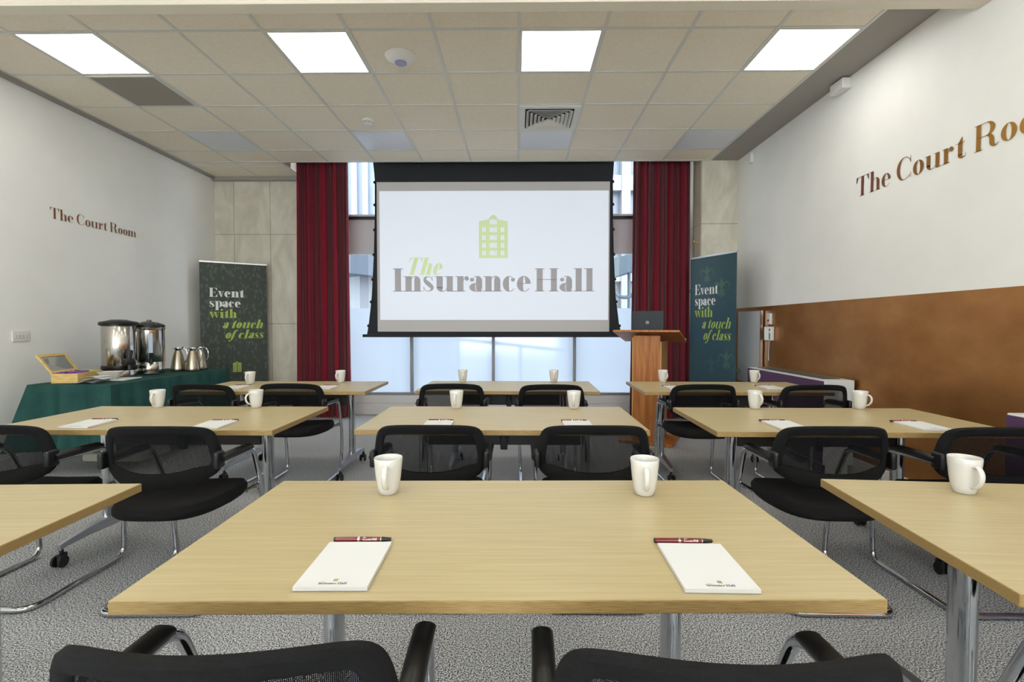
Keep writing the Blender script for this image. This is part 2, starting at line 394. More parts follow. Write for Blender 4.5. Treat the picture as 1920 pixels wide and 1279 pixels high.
def house(w, h, seg=None):
    """gabled house emblem with window holes, in the XZ plane, origin bottom left: built as strips around the holes"""
    mb = MB()
    xs = [0, .12, .24, .38, .62, .76, .88, 1]; rows = [(.06,.17),(.24,.35),(.42,.53),(.60,.71)]
    z = 0
    for i, (a, b) in enumerate(rows):
        mb.add([(0,0,z),(1,0,z),(1,0,a),(0,0,a)], [(0,1,2,3)])
        for x0, x1 in ((0,.12),(.24,.38),(.62,.76),(.88,1)): mb.add([(x0,0,a),(x1,0,a),(x1,0,b),(x0,0,b)], [(0,1,2,3)])
        for x in (.175,.435,.495,.555,.815): mb.add([(x,0,a),(x+.014,0,a),(x+.014,0,b),(x,0,b)], [(0,1,2,3)])
        z = b
    mb.add([(0,0,z),(1,0,z),(1,0,.78),(0,0,.78)], [(0,1,2,3)])
    for x0, x1 in ((0,.38),(.62,1)): mb.add([(x0,0,.78),(x1,0,.78),(x1,0,.85 if x0 else .85),(x0,0,.85)], [(0,1,2,3)])
    for x in (.435,.495,.555): mb.add([(x,0,.78),(x+.014,0,.78),(x+.014,0,.89),(x,0,.89)], [(0,1,2,3)])
    mb.add([(0,0,.85),(.38,0,.85),(.38,0,.95),(.34,0,.91),(.28,0,.885),(.12,0,.87)], [(0,1,2,3,4,5)])
    mb.add([(.62,0,.85),(1,0,.85),(.88,0,.87),(.72,0,.885),(.66,0,.91),(.62,0,.95)], [(0,1,2,3,4,5)])
    mb.add([(.38,0,.89),(.62,0,.89),(.62,0,.95),(.56,0,.99),(.5,0,1),(.44,0,.99),(.38,0,.95)], [tuple(range(7))])
    mb.v = [(x*w, y, z2*h) for x, y, z2 in mb.v]
    return mb

# ------------------------------------------------------------------ room shell
XL, XR, YB, YF, ZC = -4.241, 2.763, 7.05, -4.6, 3.291
struct(MB().box(XL-.2, XR+.2, YF-.2, YB+.1, -.1, 0), 'floor', M_carpet)
struct(MB().box(XL-.2, XL, YF-.2, YB, 0, 4.1), 'wall_left', M_wall)
struct(MB().box(XR, XR+.2, YF-.2, YB, 1.437, 4.1), 'wall_right', M_wall)
struct(MB().box(XR, XR+.2, YF-.2, YB, 0, 1.437), 'wall_right_lower', M_bronze)
struct(MB().box(XL, XR, YF-.2, YF, 0, .9).box(XL, XR, YF-.2, YF, 2.95, ZC+.1).box(XL, -3.7, YF-.2, YF, .9, 2.95).box(2.3, XR, YF-.2, YF, .9, 2.95), 'wall_front', M_wall)
for i_, (a_, b_) in enumerate(((-3.7,-1.7),(-1.7,.3),(.3,2.3))):  # invented windows behind the camera, added to fill the room with daylight
    fill_window = empty('window_%d' % (6+i_), ((a_+b_)/2, YF-.1, .9), kind='structure'); h_ = (b_-a_)/2
    MB().box(-h_,-h_+.04,-.03,.03,0,2.05).box(h_-.04,h_,-.03,.03,0,2.05).box(-h_,h_,-.03,.03,0,.04).box(-h_,h_,-.03,.03,2.01,2.05).build('window_frame', M_framelt, fill_window)
    MB().box(-h_+.04,h_-.04,-.003,.003,.04,2.01).build('clear_pane', M_glass, fill_window)
struct(MB().box(XL, -2.62, YB-.02, YB+.2, 0, 4.1), 'wall_back', M_marble)
struct(MB().box(1.92, 2.301, 6.90, YB+.2, 0, 4.1), 'wall_light_block', M_marble)  # unseen solid piece behind the curtain, added to darken the pillar's side
struct(MB().box(2.301, XR, 6.36, YB+.2, 0, 4.1), 'wall_pillar', M_marble)
struct(MB().rbox(XR-.02, XR, YF, 6.36, 0, .14, .004), 'baseboard_right', M_white)
struct(MB().rbox(XL, XL+.02, YF, YB-.02, 0, .12, .004), 'baseboard_left', M_white)
# ceiling: slab with lay-in tiles, grid bars just below it
X0, Y0 = .0107, 3.5604
GXL, GXR = X0-.6*7, X0+.6*4
cl = MB().box(GXL, GXR, YF, 6.37, ZC, ZC+.06).box(GXL, -2.98, 6.37, 6.97, ZC, ZC+.06)
struct(cl, 'ceiling', M_ceil)
struct(MB().box(GXR, XR, YF, 6.37, ZC-.004, ZC+.07), 'ceiling_margin', M_margin)
g = MB(); bw = .012
for k in range(-7, 5):
    x = X0+.6*k; g.box(x-bw, x+bw, YF, 6.37 if x > -2.98 else 6.97, ZC-.005, ZC+.001)
j = 0
for j in range(-13, 6):
    y = Y0+.6*j
    if y > YF: g.box(GXL, GXR if y < 6.3 else -2.98, y-bw, y+bw, ZC-.0045, ZC+.001)
g.box(GXL, GXR, 6.345, 6.375, ZC-.006, ZC+.02)
struct(g, 'trim_1', M_grid)
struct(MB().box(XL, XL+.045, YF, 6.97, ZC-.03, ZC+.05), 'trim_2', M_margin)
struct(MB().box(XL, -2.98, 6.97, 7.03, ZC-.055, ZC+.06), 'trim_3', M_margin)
struct(MB().box(-3.0, -2.975, 6.37, 7.03, ZC-.004, 4.1), 'trim_4', M_beam)
struct(MB().box(-2.98, XR, 6.37, 6.39, ZC-.004, 4.1), 'trim_5', M_white)
struct(MB().box(-3.0, 2.4, 6.37, 7.3, 4.1, 4.15), 'ceiling_recess', M_white)
struct(MB().rbox(XL, XR, 3.0, 3.093, 3.117, ZC+.01, .003), 'trim_6', M_beam)

# windows: four bays, each with frosted film below
def window(i, x0, x1):
    e = empty('window_%d' % i, ((x0+x1)/2, 6.97, 0), kind='structure'); cx = (x0+x1)/2; hw = (x1-x0)/2
    m = MB().box(-hw, -hw+.02, -.04, .04, .25, 4.1).box(hw-.02, hw, -.04, .04, .25, 4.1)
    m.box(-hw, hw, -.03, .03, .255, .292)
    m.build('window_frame', M_frame, e)
    MB().box(-hw, hw, -.035, .03, 2.209, 2.245).box(-hw, hw, -.05, .03, 2.722, 2.75).build('light_rail', M_framelt, e)
    MB().box(-hw, hw, -.055, .03, 2.686, 2.722).build('dark_rail', M_black, e)
    MB().box(-hw+.02, hw-.02, -.01, .01, 2.245, 2.69).build('spandrel_panel', M_spandrel, e)
    MB().box(-hw+.02, hw-.02, -.003, .003, 1.464, 2.209).box(-hw+.02, hw-.02, -.003, .003, 2.75, 4.1).build('clear_pane', M_glass, e)
    MB().add([(-hw+.02,0,.29),(hw-.02,0,.29),(hw-.02,0,1.464),(-hw+.02,0,1.464)], [(0,1,2,3)]).build('frosted_pane', M_frost, e)
for i, (a, b) in enumerate(((-2.60,-1.468),(-1.468,-.333),(-.333,.792),(.792,1.92))): window(i+1, a, b)
struct(MB().rbox(-2.62, 2.301, 6.84, 7.0, 0, .15, .004).rbox(-2.62, 2.301, 6.895, 7.0, .15, .255, .004), 'windowsill', M_sill)

# ------------------------------------------------------------------ outside, beyond the glass
struct(MB().box(-14, 14, 7.2, 30, -.4, -.3), 'ground_outside', M_concrete)
b = empty('neighbour_building', (0, 15, 0), 0, 'pale stone office building seen through the upper window right of the projection screen', 'building')
m = MB()
for k in range(0, 9): m.box(1.2+k*.95, 1.45+k*.95, 0, .4, -.3, 13)
for k in range(0, 9): m.box(1.2, 9, .05, .38, 1.2+1.35*k, 1.65+1.35*k)
m.build('stone_frame', M_concrete, b)
m = MB().box(1.2, 9, .38, .5, -.3, 13); m.build('window_glazing', mat('outside_glazing', (100,108,120), .25), b)
b = empty('ribbed_building', (-4.2, 15.5, 0), 0, 'pale blue ribbed facade seen through the upper window beside left curtain', 'building')
m = MB().box(-3, 2.4, 0, .3, -.3, 12)
m.build('facade', mat('outside_rib_shade', (118,128,144), .6), b)
m = MB()
for k in range(16): m.box(-2.9+k*.34, -2.74+k*.34, -.14, .02, -.3, 12)
m.build('ribs', mat('outside_rib', (132,140,154), .6), b)
b = empty('side_building', (-5.3, 11, 0), R(-30), 'low pale building with dark eave seen through the window beside the left curtain', 'building')
MB().box(-2.5, 2.6, 0, 1, -.3, 2.2).build('wall', M_concrete, b)
MB().prism([(-2.9,2.18),(2.9,2.18),(2.9,2.62),(-2.9,2.75)], 'y', -.5, 1.2).build('eave', mat('outside_eave', (74,84,98), .7), b)
for x in (-1.6, .1, 1.5): MB().box(x, x+.8, -.02, .03, .8, 1.85).build('window', mat('outside_dark_glazing', (62,74,88), .3), b)
b = empty('glass_canopy', (2.6, 9.6, 0), 0, 'blue grey metal canopy with ornate bracket seen between screen and right curtain', 'canopy')
MB().prism([(-1.6,1.9),(1.2,2.75),(1.2,3.1),(-1.6,2.25)], 'y', 0, .9).build('beam', M_outblue, b)
MB().tube(fillet([(-.9,.1,2.0),(-.6,.1,1.75),(-.35,.1,1.8),(-.3,.1,2.3)], .12), .035, 8).tube([(-.45,.1,-.3),(-.45,.1,2.3)], .03).build('bracket', M_outblue, b)
b = empty('handrail', (0, 8.1, 0), 0, 'thin handrail and posts showing faintly through the frosted window panes', 'railing')
m = MB().tube([(-3,0,1.02),(-.9,0,1.0),(1.1,.3,.78)], .03)
for x in (-2.0,-.95,.05,1.1): m.tube([(x,0,-.3),(x,0,1.0 if x < 0 else .9)], .025)
m.build('rail', M_outblue, b)

# ------------------------------------------------------------------ ceiling things
def panel(ix, jy, lit, label, group):
    x = X0+.6*ix+.3; y = Y0+.6*jy+.3
    e = empty('ceiling_light', (x, y, ZC), 0, label, 'ceiling light', group)
    MB().box(-.286, .286, -.286, .286, -.004, -.001).build('diffuser', M_light if lit else M_panel_off, e)
    f = MB()
    for a, b2, c, d in ((-.288,-.276,-.288,.288),(.276,.288,-.288,.288),(-.276,.276,-.288,-.276),(-.276,.276,.276,.288)): f.box(a, b2, c, d, -.0055, -.0035)
    f.build('frame', M_grid, e)
    return e
nm = {-6: 'at far left, before the dark grille', -3: 'left of the white dome', 0: 'in line with the square air diffuser', 3: 'at right beside the grey ceiling margin'}
for k in (-6,-3,0,3):
    panel(k, 0, True, 'bright square ceiling light panel ' + nm[k], 'lit ceiling panels')
nm = {-6: 'leftmost, nearest the left wall', -3: 'just beyond the round smoke detector', 0: 'just beyond the square air diffuser', 3: 'rightmost, near the grey margin'}
for k in (-6,-3,0,3): panel(k, 3, False, 'unlit bluish square ceiling panel ' + nm[k], 'unlit ceiling panels')
for jy in (-3,-6,-9,-12):
    for k in (-6,-3,0,3):
        if Y0+.6*jy > YF: panel(k, jy, True, 'bright square ceiling light panel behind the viewpoint', 'lit panels behind the viewpoint')
e = empty('return_grille', (X0-3.3, Y0+.9, ZC), 0, 'dark grey square air grille in the ceiling by the left light', 'vent')
MB().box(-.272,.272,-.272,.272,-.008,-.002).build('mesh_panel', M_grille, e)
f = MB()
for a, b2, c, d in ((-.29,-.27,-.29,.29),(.27,.29,-.29,.29),(-.27,.27,-.29,-.27),(-.27,.27,.27,.29)): f.box(a, b2, c, d, -.012, -.001)
f.build('frame', M_grid, e)
e = empty('air_diffuser', (X0+.3, Y0+1.5, ZC), 0, 'white square four-way air diffuser with nested louvres', 'vent')
f = MB()
for a, b2, c, d in ((-.29,-.235,-.29,.29),(.235,.29,-.29,.29),(-.235,.235,-.29,-.235),(-.235,.235,.235,.29)): f.box(a, b2, c, d, -.014, -.001)
f.build('frame', M_white, e)
MB().box(-.236,.236,-.236,.236,-.003,-.001).build('dark_throat', M_dark, e)
for k in range(6):
    r0 = .222-k*.038; r1 = r0-.026; lv = MB()
    A = [(-r0,-r0),(r0,-r0),(r0,r0),(-r0,r0)]; B = [(-r1,-r1),(r1,-r1),(r1,r1),(-r1,r1)]
    lv.loops([[(x,y,-.03) for x,y in A], [(x,y,-.004) for x,y in B], [(x+(.002 if x<0 else -.002),y+(.002 if y<0 else -.002),-.004) for x,y in B], [(x+(.002 if x<0 else -.002),y+(.002 if y<0 else -.002),-.03) for x,y in A]], True, False, 0, False, True)
    lv.build('louvre', M_white, e)
e = empty('ceiling_access_point', (-.895, 3.9, ZC-.001), 0, 'round white ceiling dome with small blue-rimmed lens', 'ceiling sensor')
MB().lathe([(.0,0),(.118,0),(.12,-.006),(.112,-.02),(.08,-.042),(.05,-.052),(0,-.054)], 40).build('dome', M_white, e)
MB().lathe([(.044,-.046),(.046,-.058),(.036,-.064),(.0,-.064)], 28).build('lens', mat('lens_blue', (150,150,190), .2), e)
e = empty('smoke_detector', (-1.503, 5.093, ZC-.001), 0, 'small round white smoke detector on a ceiling tile', 'smoke detector')
MB().lathe([(0,0),(.055,0),(.055,-.018),(.045,-.024),(0,-.024)], 28).build('base', M_white, e)
m = MB().lathe([(0,-.04),(.038,-.04),(.04,-.05),(0,-.054)], 24)
for k in range(6): a = k*pi/3; m.box(-.004,.004,.028,.036,-.042,-.022, M=Matrix.Rotation(a,4,'Z'))
m.build('sensor_head', M_white, e)
e = empty('motion_sensor', (XR-.001, 5.955, 3.12), 0, 'small white motion sensor high on the right wall near the pillar', 'motion sensor')
MB().rbox(-.05,0,-.035,.035,0,.12,.012,3).build('housing', M_white, e)
MB().rbox(-.056,-.045,-.025,.025,.01,.05,.005,2).build('lens', mat('lens_white', (235,235,230), .2), e)
e = empty('wall_speaker_box', (XR-.001, 4.32, 3.19), 0, 'pale rectangular plastic box fixed high on right wall under the ceiling', 'wall box')
MB().rbox(-.075,0,-.085,.085,0,.085,.006).build('housing', M_white, e)
m = MB()
for k in range(4): m.box(-.077,-.0745,-.07,.07,.015+.016*k,.021+.016*k)
m.build('louvres', M_spandrel, e)
e = empty('light_switch', (XL+.001, 4.23, 1.085), 0, 'white four-gang light switch on the left wall', 'light switch')
MB().rbox(0,.01,-.075,.075,0,.09,.004).build('plate', M_white, e)
for k in range(4): MB().rbox(.008,.016,-.056+.03*k,-.038+.03*k,.03,.058,.002,1).build('rocker', mat('switch_grey', (196,196,194), .4), e)

# wall lettering
t = words('The Court Room', .1, 1.03, F_mod).build('wall_lettering', M_copper, None, (XL+.004, 4.53, 2.199), (0,0,R(90)))
tag(t, 'small brown serif lettering reading The Court Room on left wall', 'lettering')
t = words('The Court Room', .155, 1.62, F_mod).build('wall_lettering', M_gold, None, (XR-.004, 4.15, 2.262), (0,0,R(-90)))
tag(t, 'large bronze serif lettering reading The Court Room on right wall', 'lettering')

# ------------------------------------------------------------------ curtains
def curtain(name, x0, x1, label, seed, flare):
    rnd = random.Random(seed); n = 260; rows = 14; ph = [rnd.uniform(0, 6.28) for _ in range(4)]
    nf = 13; jit = [rnd.uniform(-.35,.35) for _ in range(40)]
    def y(u, v):
        s_ = u*nf; k = int(s_); w = s_+.35*sin(s_*2.1+ph[0])+jit[k % 40]*.3
        return 6.6 + (.055+.012*v)*sin(2*pi*w) + .016*sin(4*pi*w*1.37+ph[1]) + .01*sin(9*u+ph[2]+v*2)
    L = []
    for side in (0, 1):
        for j in range(rows+1):
            v = j/rows; z = 4.0-(4.0-.012)*v; row = []
            for i in range(n+1):
                u = i/n; xx = x0+(x1-x0)*u + flare*v*(u-.5) + .006*sin(22*u+3*v); row.append((xx, y(u, v)+side*.006, z))
            L.append(row)
    m = MB()
    for sd in (0, 1): m.loops(L[sd*(rows+1):(sd+1)*(rows+1)], False, False)
    o = m.build(name, M_curt, fix=False); return tag(o, label, 'curtain')
curtain('curtain', -2.90, -2.20, 'dark red pleated curtain left of the projection screen', 3, .03)
curtain('curtain', 1.50, 2.225, 'dark red pleated curtain behind the lectern', 5, .05)

# ------------------------------------------------------------------ projection screen
e = empty('projection_screen', (0, 6.5, 1.09), 0, 'large pull-down projection screen with black borders hanging before the window', 'projection screen')
Z = lambda z: z-1.09
def side(sg, pts): return [(x, Z(z)) for x, z in pts]
lp = [(-1.854,3.95),(-1.854,3.34),(-1.835,3.1),(-1.838,2.6),(-1.855,2.1),(-1.885,1.6),(-1.925,1.25),(-1.95,1.11)]
rp = [(1.345,1.11),(1.31,1.25),(1.265,1.6),(1.24,2.1),(1.225,2.6),(1.222,3.1),(1.235,3.34),(1.235,3.95)]
MB().prism([(x, Z(z)) for x, z in lp+rp], 'y', .004, .006).build('border', M_screenblk, e)
MB().box(-1.815, 1.188, .0, .003, Z(1.144), Z(3.07)).build('screen_surface', M_screenwht, e)
pj = MB().box(-1.78, 1.172, -.0018, -.0008, Z(1.296), Z(2.955)).build('projected_image', M_proj, e)
house(.372, .554).build('house_emblem', M_logog, pj, (-.496, -.0035, Z(2.094)))
tw = MB(); a = words('Insurance', .297, 1.80, F_bold, gap=.0); merge(tw, a, shift(-1.618,0,0)); a = words('Hall', .297, .775, F_bold, gap=.0); merge(tw, a, shift(.225,0,0))
tw.build('lettering', M_logot, pj, (0, -.003, Z(1.664)))
words('The', .225, .47, F_bold, shear=.28).build('lettering', M_logog, pj, (-1.455, -.0045, Z(1.878)))
MB().rbox(-2.012, 1.43, -.012, .022, Z(1.072), Z(1.11), .006, 2).build('bottom_bar', M_screenblk, e)
MB().rbox(-2.0, 1.40, -.06, .09, Z(3.95), Z(4.08), .01, 2).build('housing', M_screenblk, e)
kn = MB()
for P, sg in ((lp, -1), (rp, 1)):
    Q = sorted(P, key=lambda p: p[1])
    for z in (3.07, 2.78, 2.46, 2.14, 1.82, 1.53, 1.22):
        for (xa, za), (xb, zb) in zip(Q, Q[1:]):
            if za <= z <= zb: x = xa+(xb-xa)*(z-za)/(zb-za)
        kn.lathe([(0,-.02),(.013,-.015),(.018,0),(.013,.015),(0,.02)], 10, c=(0,0)); k = len(kn.v)
        for i in range(k-50, k): kn.v[i] = (kn.v[i][0]+x+sg*.006, kn.v[i][1]+.004, kn.v[i][2]+Z(z))
kn.build('tension_tabs', M_screenblk, e)
for sg in (-1, 1):
    P = lp if sg < 0 else rp
    MB().tube([(x-sg*.0, -.002, Z(z)) for x, z in P if z < 3.9], .004, 6).build('tension_cord', M_screenblk, e)

# ------------------------------------------------------------------ pull-up banners
def fleur(cx, cz, s_):
    m = MB()
    def pl(p): m.add([(cx+x*s_, 0, cz+z*s_) for x, z in p], [tuple(range(len(p)))])
    pl([(0,1),(.12,.72),(.16,.5),(.08,.12),(-.08,.12),(-.16,.5),(-.12,.72)])
    for g_ in (-1, 1):
        for k in range(9):
            a0, a1 = R(175-k*26), R(175-(k+1)*26); t0, t1 = .13-.008*k, .13-.008*(k+1)
            P = lambda a, r: (g_*(.42+r*cos(a)), .36+1.15*r*sin(a))
            pl([P(a0,.30), P(a1,.30-.005*k), P(a1,.30-t1), P(a0,.30-t0)])
        pl([(g_*.10,.06),(g_*.34,-.22),(g_*.22,-.32),(g_*.04,-.02)])
    pl([(-.3,.02),(.3,.02),(.3,.1),(-.3,.1)]); pl([(0,-.5),(.1,-.2),(.05,0),(-.05,0),(-.1,-.2)])
    return m
def banner(xa, ya, xb, yb, label, right):
    W_ = math.hypot(xb-xa, yb-ya); a = math.atan2(yb-ya, xb-xa); e = empty('pull_up_banner', ((xa+xb)/2, (ya+yb)/2, 0), a, label, 'banner')
    h = W_/2
    MB().rbox(-h-.01, h+.01, -.09, .11, .0, .075, .02, 3).build('base', M_alu, e)
    MB().tube([(0,.035,.07),(0,.012,2.06)], .009, 8).build('support_pole', M_alu, e)
    MB().rbox(-h-.004, h+.004, -.008, .012, 2.045, 2.068, .003).build('top_rail', M_silver, e)
    pr = MB().box(-h, h, -.001, .001, .07, 2.046).build('printed_panel', M_banR if right else M_banL, e)
    F = F_nar if right else F_bold
    c = W_/.85 if right else W_/.80
    lines = [('Event', .10, .105, 1.600, .42, 0, M_inkwhite), ('space', .10, .105, 1.467, .38, 0, M_inkwhite), ('with', .10, .105, 1.325, .33, 0, M_lime),
             ('a touch', .235, .235, 1.188, .50, .3, M_lime), ('of class', .26, .26, 1.05, .48, .3, M_lime)]
    for tx, xl, _, z, wd, sh, m_ in lines:
        k = 1.0
        words(tx, .125 if right else .118, wd*c*(1.04 if right else .98), F, shear=sh, gap=.01).build('lettering', m_, pr, (-h+xl*c*(1 if right else 1.05), -.004, z))
    if right:
        for x, z, s_, mm in ((-.08,1.80,.15,M_fleur),(.14,1.62,.17,M_fleur),(-.26,1.60,.14,M_fleur2),(-.06,1.45,.13,M_fleur2),(.22,.78,.16,M_fleur),(.0,.70,.15,M_fleur2),(.27,.40,.20,M_fleur),(.34,.66,.11,M_fleur2)):
            fleur(x, z, s_).build('fleur_motif', mm, pr, (0,-.002,0))
    else:
        house(.10, .14).build('house_emblem', M_lime, pr, (-.03, -.003, .60))
    return e
banner(-4.115, 6.465, -3.46, 6.905, 'dark olive pull-up banner with white and lime text beside the left wall', False)
banner(2.17, 6.33, 2.475, 5.70, 'dark teal pull-up banner with faint lily motifs beside the right pillar', True)

# ------------------------------------------------------------------ lectern and laptop
th = R(-25)
e = empty('lectern', (1.407, 5.315, 0), th, 'honey-coloured wooden lectern with sloping top before the right curtain', 'lectern')
MB().rbox(-.135,.135,-.20,-.18,.03,1.12,.003).build('front_panel', M_lectern, e)
MB().rbox(-.148,-.135,-.205,.20,.03,1.10,.002).build('side_panel', M_lectern_l, e)
MB().rbox(.135,.148,-.205,.20,.03,1.06,.002).build('side_panel', M_lectern_l, e)
MB().box(-.135,.135,-.18,.18,.30,.32).box(-.135,.135,-.18,.18,.66,.68).build('shelf', M_lectern, e)
MB().rbox(-.27,.27,-.25,.30,0,.03,.004).build('base', M_lectern, e)
sl = math.atan2(-.115, .56)
tp = MB().rbox(-.33,.33,0,.57,-.022,0,.003,2, M=Matrix.Translation((0,-.28,1.178)) @ Matrix.Rotation(sl,4,'X')).build('sloping_top', M_lectern, e)
MB().rbox(-.33,.33,.55,.57,0,.018,.003,2, M=Matrix.Translation((0,-.28,1.178)) @ Matrix.Rotation(sl,4,'X')).build('stop_ledge', M_lectern_l, e)
lap = empty('laptop', (0,0,0), 0, 'open black laptop facing away on top of the lectern', 'laptop')
lap.location = Matrix.Translation((1.407,5.315,0)) @ Matrix.Rotation(th,4,'Z') @ Vector((-.02, -.07, 1.178-.21*.2053+.002)); lap.rotation_euler = (sl, 0, th)
MB().rbox(-.165,.165,0,.23,.0,.016,.005,2).build('keyboard_base', M_black, lap)
LM = Matrix.Translation((0,.008,.014)) @ Matrix.Rotation(R(12),4,'X')
ld = MB().rbox(-.165,.165,-.008,0,0,.225,.003,2, M=LM).build('lid', mat('laptop_lid', (38,44,50), .4, .3), lap)
MB().box(-.15,.15,.0005,.0015,.015,.205, M=LM).build('display', mat('laptop_display', (40,60,90), .3), lap)
m = MB(); ringp = [(.016*cos(2*pi*k/24), -.0095, .105+.016*sin(2*pi*k/24)) for k in range(24)]
m.tube([LM @ Vector(p) for p in ringp], .0016, 6, closed=True)
for x0 in (-.009,-.003,.003): m.box(x0, x0+.0035, -.0105, -.0085, .101, .109, M=LM)
m.build('round_badge', M_silver, ld)

# ------------------------------------------------------------------ right wall: board, phone, thermostat, heaters
e = empty('whiteboard', (2.735, 5.93, .55), 0, 'grey whiteboard panel on right wall behind the teal banner', 'whiteboard')
MB().rbox(-.012, .012, -.28, .28, 0, .84, .003).build('panel', M_board, e)
MB().box(-.014,.016,-.285,-.275,0,.845).box(-.014,.016,.275,.285,0,.845).box(-.014,.016,-.285,.285,.838,.846).build('frame', M_alu, e)
e = empty('wall_telephone', (XR-.001, 5.46, 1.06), 0, 'white push-button wall telephone with a curly cord near the whiteboard', 'telephone')
MB().rbox(-.04,0,-.045,.045,0,.15,.008,2).build('body', M_white, e)
MB().rbox(-.075,-.035,.0,.04,.0,.15,.01,2).build('handset', M_white, e)
m = MB()
for r_ in range(4):
    for c_ in range(3): m.box(-.043,-.039,-.038+.011*c_,-.031+.011*c_,.02+.016*r_,.03+.016*r_)
m.rbox(-.044,-.039,-.036,-.012,.105,.128,.002,1).build('keypad', mat('keypad_grey', (70,70,74), .5), e)
MB().tube(catmull([(-.03,.0,.0),(-.025,.02,-.08),(-.02,.035,-.16),(-.015,.04,-.22)], 6), .004, 6).build('cord', M_white, e)
e = empty('alarm_button', (XR-.001, 5.50, 1.235), 0, 'small white wall plate with red button above the telephone', 'wall button')
MB().rbox(-.025,0,-.04,.04,0,.12,.004,2).build('plate', M_white, e)
MB().rbox(-.03,-.024,-.012,.012,.03,.055,.002,1).build('red_button', M_red, e)
def heater(y0, y1, label):
    e = empty('convector_heater', (XR-.022, (y0+y1)/2, 0), 0, label, 'heater'); h = (y1-y0)/2; w = .245
    MB().rbox(-w, 0, -h, h, .08, .775, .004).build('casing', M_white, e)
    MB().box(-w-.006, -w-.0005, -h+.004, h-.004, .09, .766).build('front_panel', M_purple, e)
    MB().box(-w+.02, -w+.20, -h, -h+.01, .0, .08).box(-w+.02, -w+.20, h-.01, h, 0, .08).build('plinth', M_white, e)
    g_ = MB().box(-w+.05, -.05, -h+.1, h-.1, .7755, .777)
    g_.build('grille_backing', M_dark, e); g_ = MB()
    for k in range(7): x = -w+.055+k*.0215; g_.box(x, x+.010, -h+.1, h-.1, .777, .781)
    g_.build('grille', mat('grille_grey', (130,132,128), .4, .6), e)
heater(4.09, 5.44, 'long low purple-fronted heater with white top along the right wall')
heater(1.2, 2.57, 'purple-fronted heater with white top nearest the right picture edge')
e = empty('curtain_hook', (2.295, 6.47, 1.01), 0, 'small brass hook on the pillar beside the right curtain, lower one', 'hook', None)
MB().tube(fillet([(0,0,0),(-.03,0,0),(-.04,0,.03)], .012), .006, 8).lathe([(0,-.012),(.012,-.006),(.012,.006),(0,.012)], 10).build('hook', mat('brass', (190,160,90), .3, 1), e)
e2 = copy_tree(e, (2.295, 6.47, 2.28), 0, 'small brass hook on the pillar beside the right curtain, upper one')

# ------------------------------------------------------------------ refreshment table and what stands on it
TR = R(-1.5); T0 = Vector((-3.94, 3.985, 0))
def tl(x, y, z=0): return T0 + Matrix.Rotation(TR,3,'Z') @ Vector((x, y, z))
rt = empty('trestle_table', T0, TR, 'long trestle table hidden under a dark green cloth along left wall', 'table')
MB().rbox(.01,.67,.01,1.55,.705,.73,.004).build('tabletop', M_wood, rt)
for x, y in ((.06,.08),(.62,.08),(.06,1.48),(.62,1.48)): MB().tube([(x,y,0),(x,y,.71)], .015, 10).build('leg', M_darkmetal, rt)
# cloth: top sheet and skirts with folds
def cloth():
    m = MB(); w, l_ = .68, 1.56; per = []
    N = 60
    pts = []
    for k in range(N): pts.append((w*k/N, 0, 0, -1))
    for k in range(2*N): pts.append((w, l_*k/(2*N), 1, 0))
    for k in range(N): pts.append((w-w*k/N, l_, 0, 1))
    for k in range(2*N): pts.append((0, l_-l_*k/(2*N), -1, 0))
    n = len(pts); L = []
    rows = 10
    for j in range(rows+1):
        v = j/rows; row = []
        for i, (x, y, nx, ny) in enumerate(pts):
            drop = .53
            cd = min(math.hypot(x-a, y-b) for a, b in ((0,0),(w,0),(0,l_),(w,l_)))
            cf = math.exp(-(cd/.09)**2); fold = sin(i*.55)*.5+sin(i*.23+1)*.6
            out = .008+v*.02+v**.6*(.014+.03*fold)+cf*v*(.085+.04*sin(i*.9))*(1 if x < .3 else .45)
            dx, dy = x-w/2, y-l_/2
            if cf > .02:
                q = Vector(((1 if x > w/2 else -1), (1 if y > l_/2 else -1))).normalized(); nrm = Vector((nx,ny)).lerp(q, cf)
            else: nrm = Vector((nx,ny))
            if nx < 0: out = min(out, .03+cf*v*.06)
            z = .742-drop*v if j else .742
            row.append((x+nrm.x*out, y+nrm.y*out, z+(.002 if j == 0 else 0)))
        L.append(row)
    m.loops(L, True, False)
    top = [[(x*(1-t)+w/2*t, y*(1-t)+l_/2*t, .744) for x, y, _, _ in pts] for t in (0, .5, .98)]
    m.loops([L[0]]+top, True, False).add(top[-1], [tuple(range(n))], 0, True)
    return m
tag(cloth().build('tablecloth', M_cloth, None, T0, (0,0,TR), fix=False), 'dark green tablecloth draped over the trestle table at left wall', 'tablecloth')
CT = .7465
e = empty('storage_crate', tl(.22, .62), TR, 'beige plastic crate on the carpet under the green-clothed table', 'crate')
MB().rbox(-.2,.34,-.18,.2,0,.07,.012,2).rbox(-.21,.35,-.19,.21,.075,.1,.01,2).rbox(-.2,.34,-.18,.2,.1,.22,.012,2).build('body', M_crate, e)
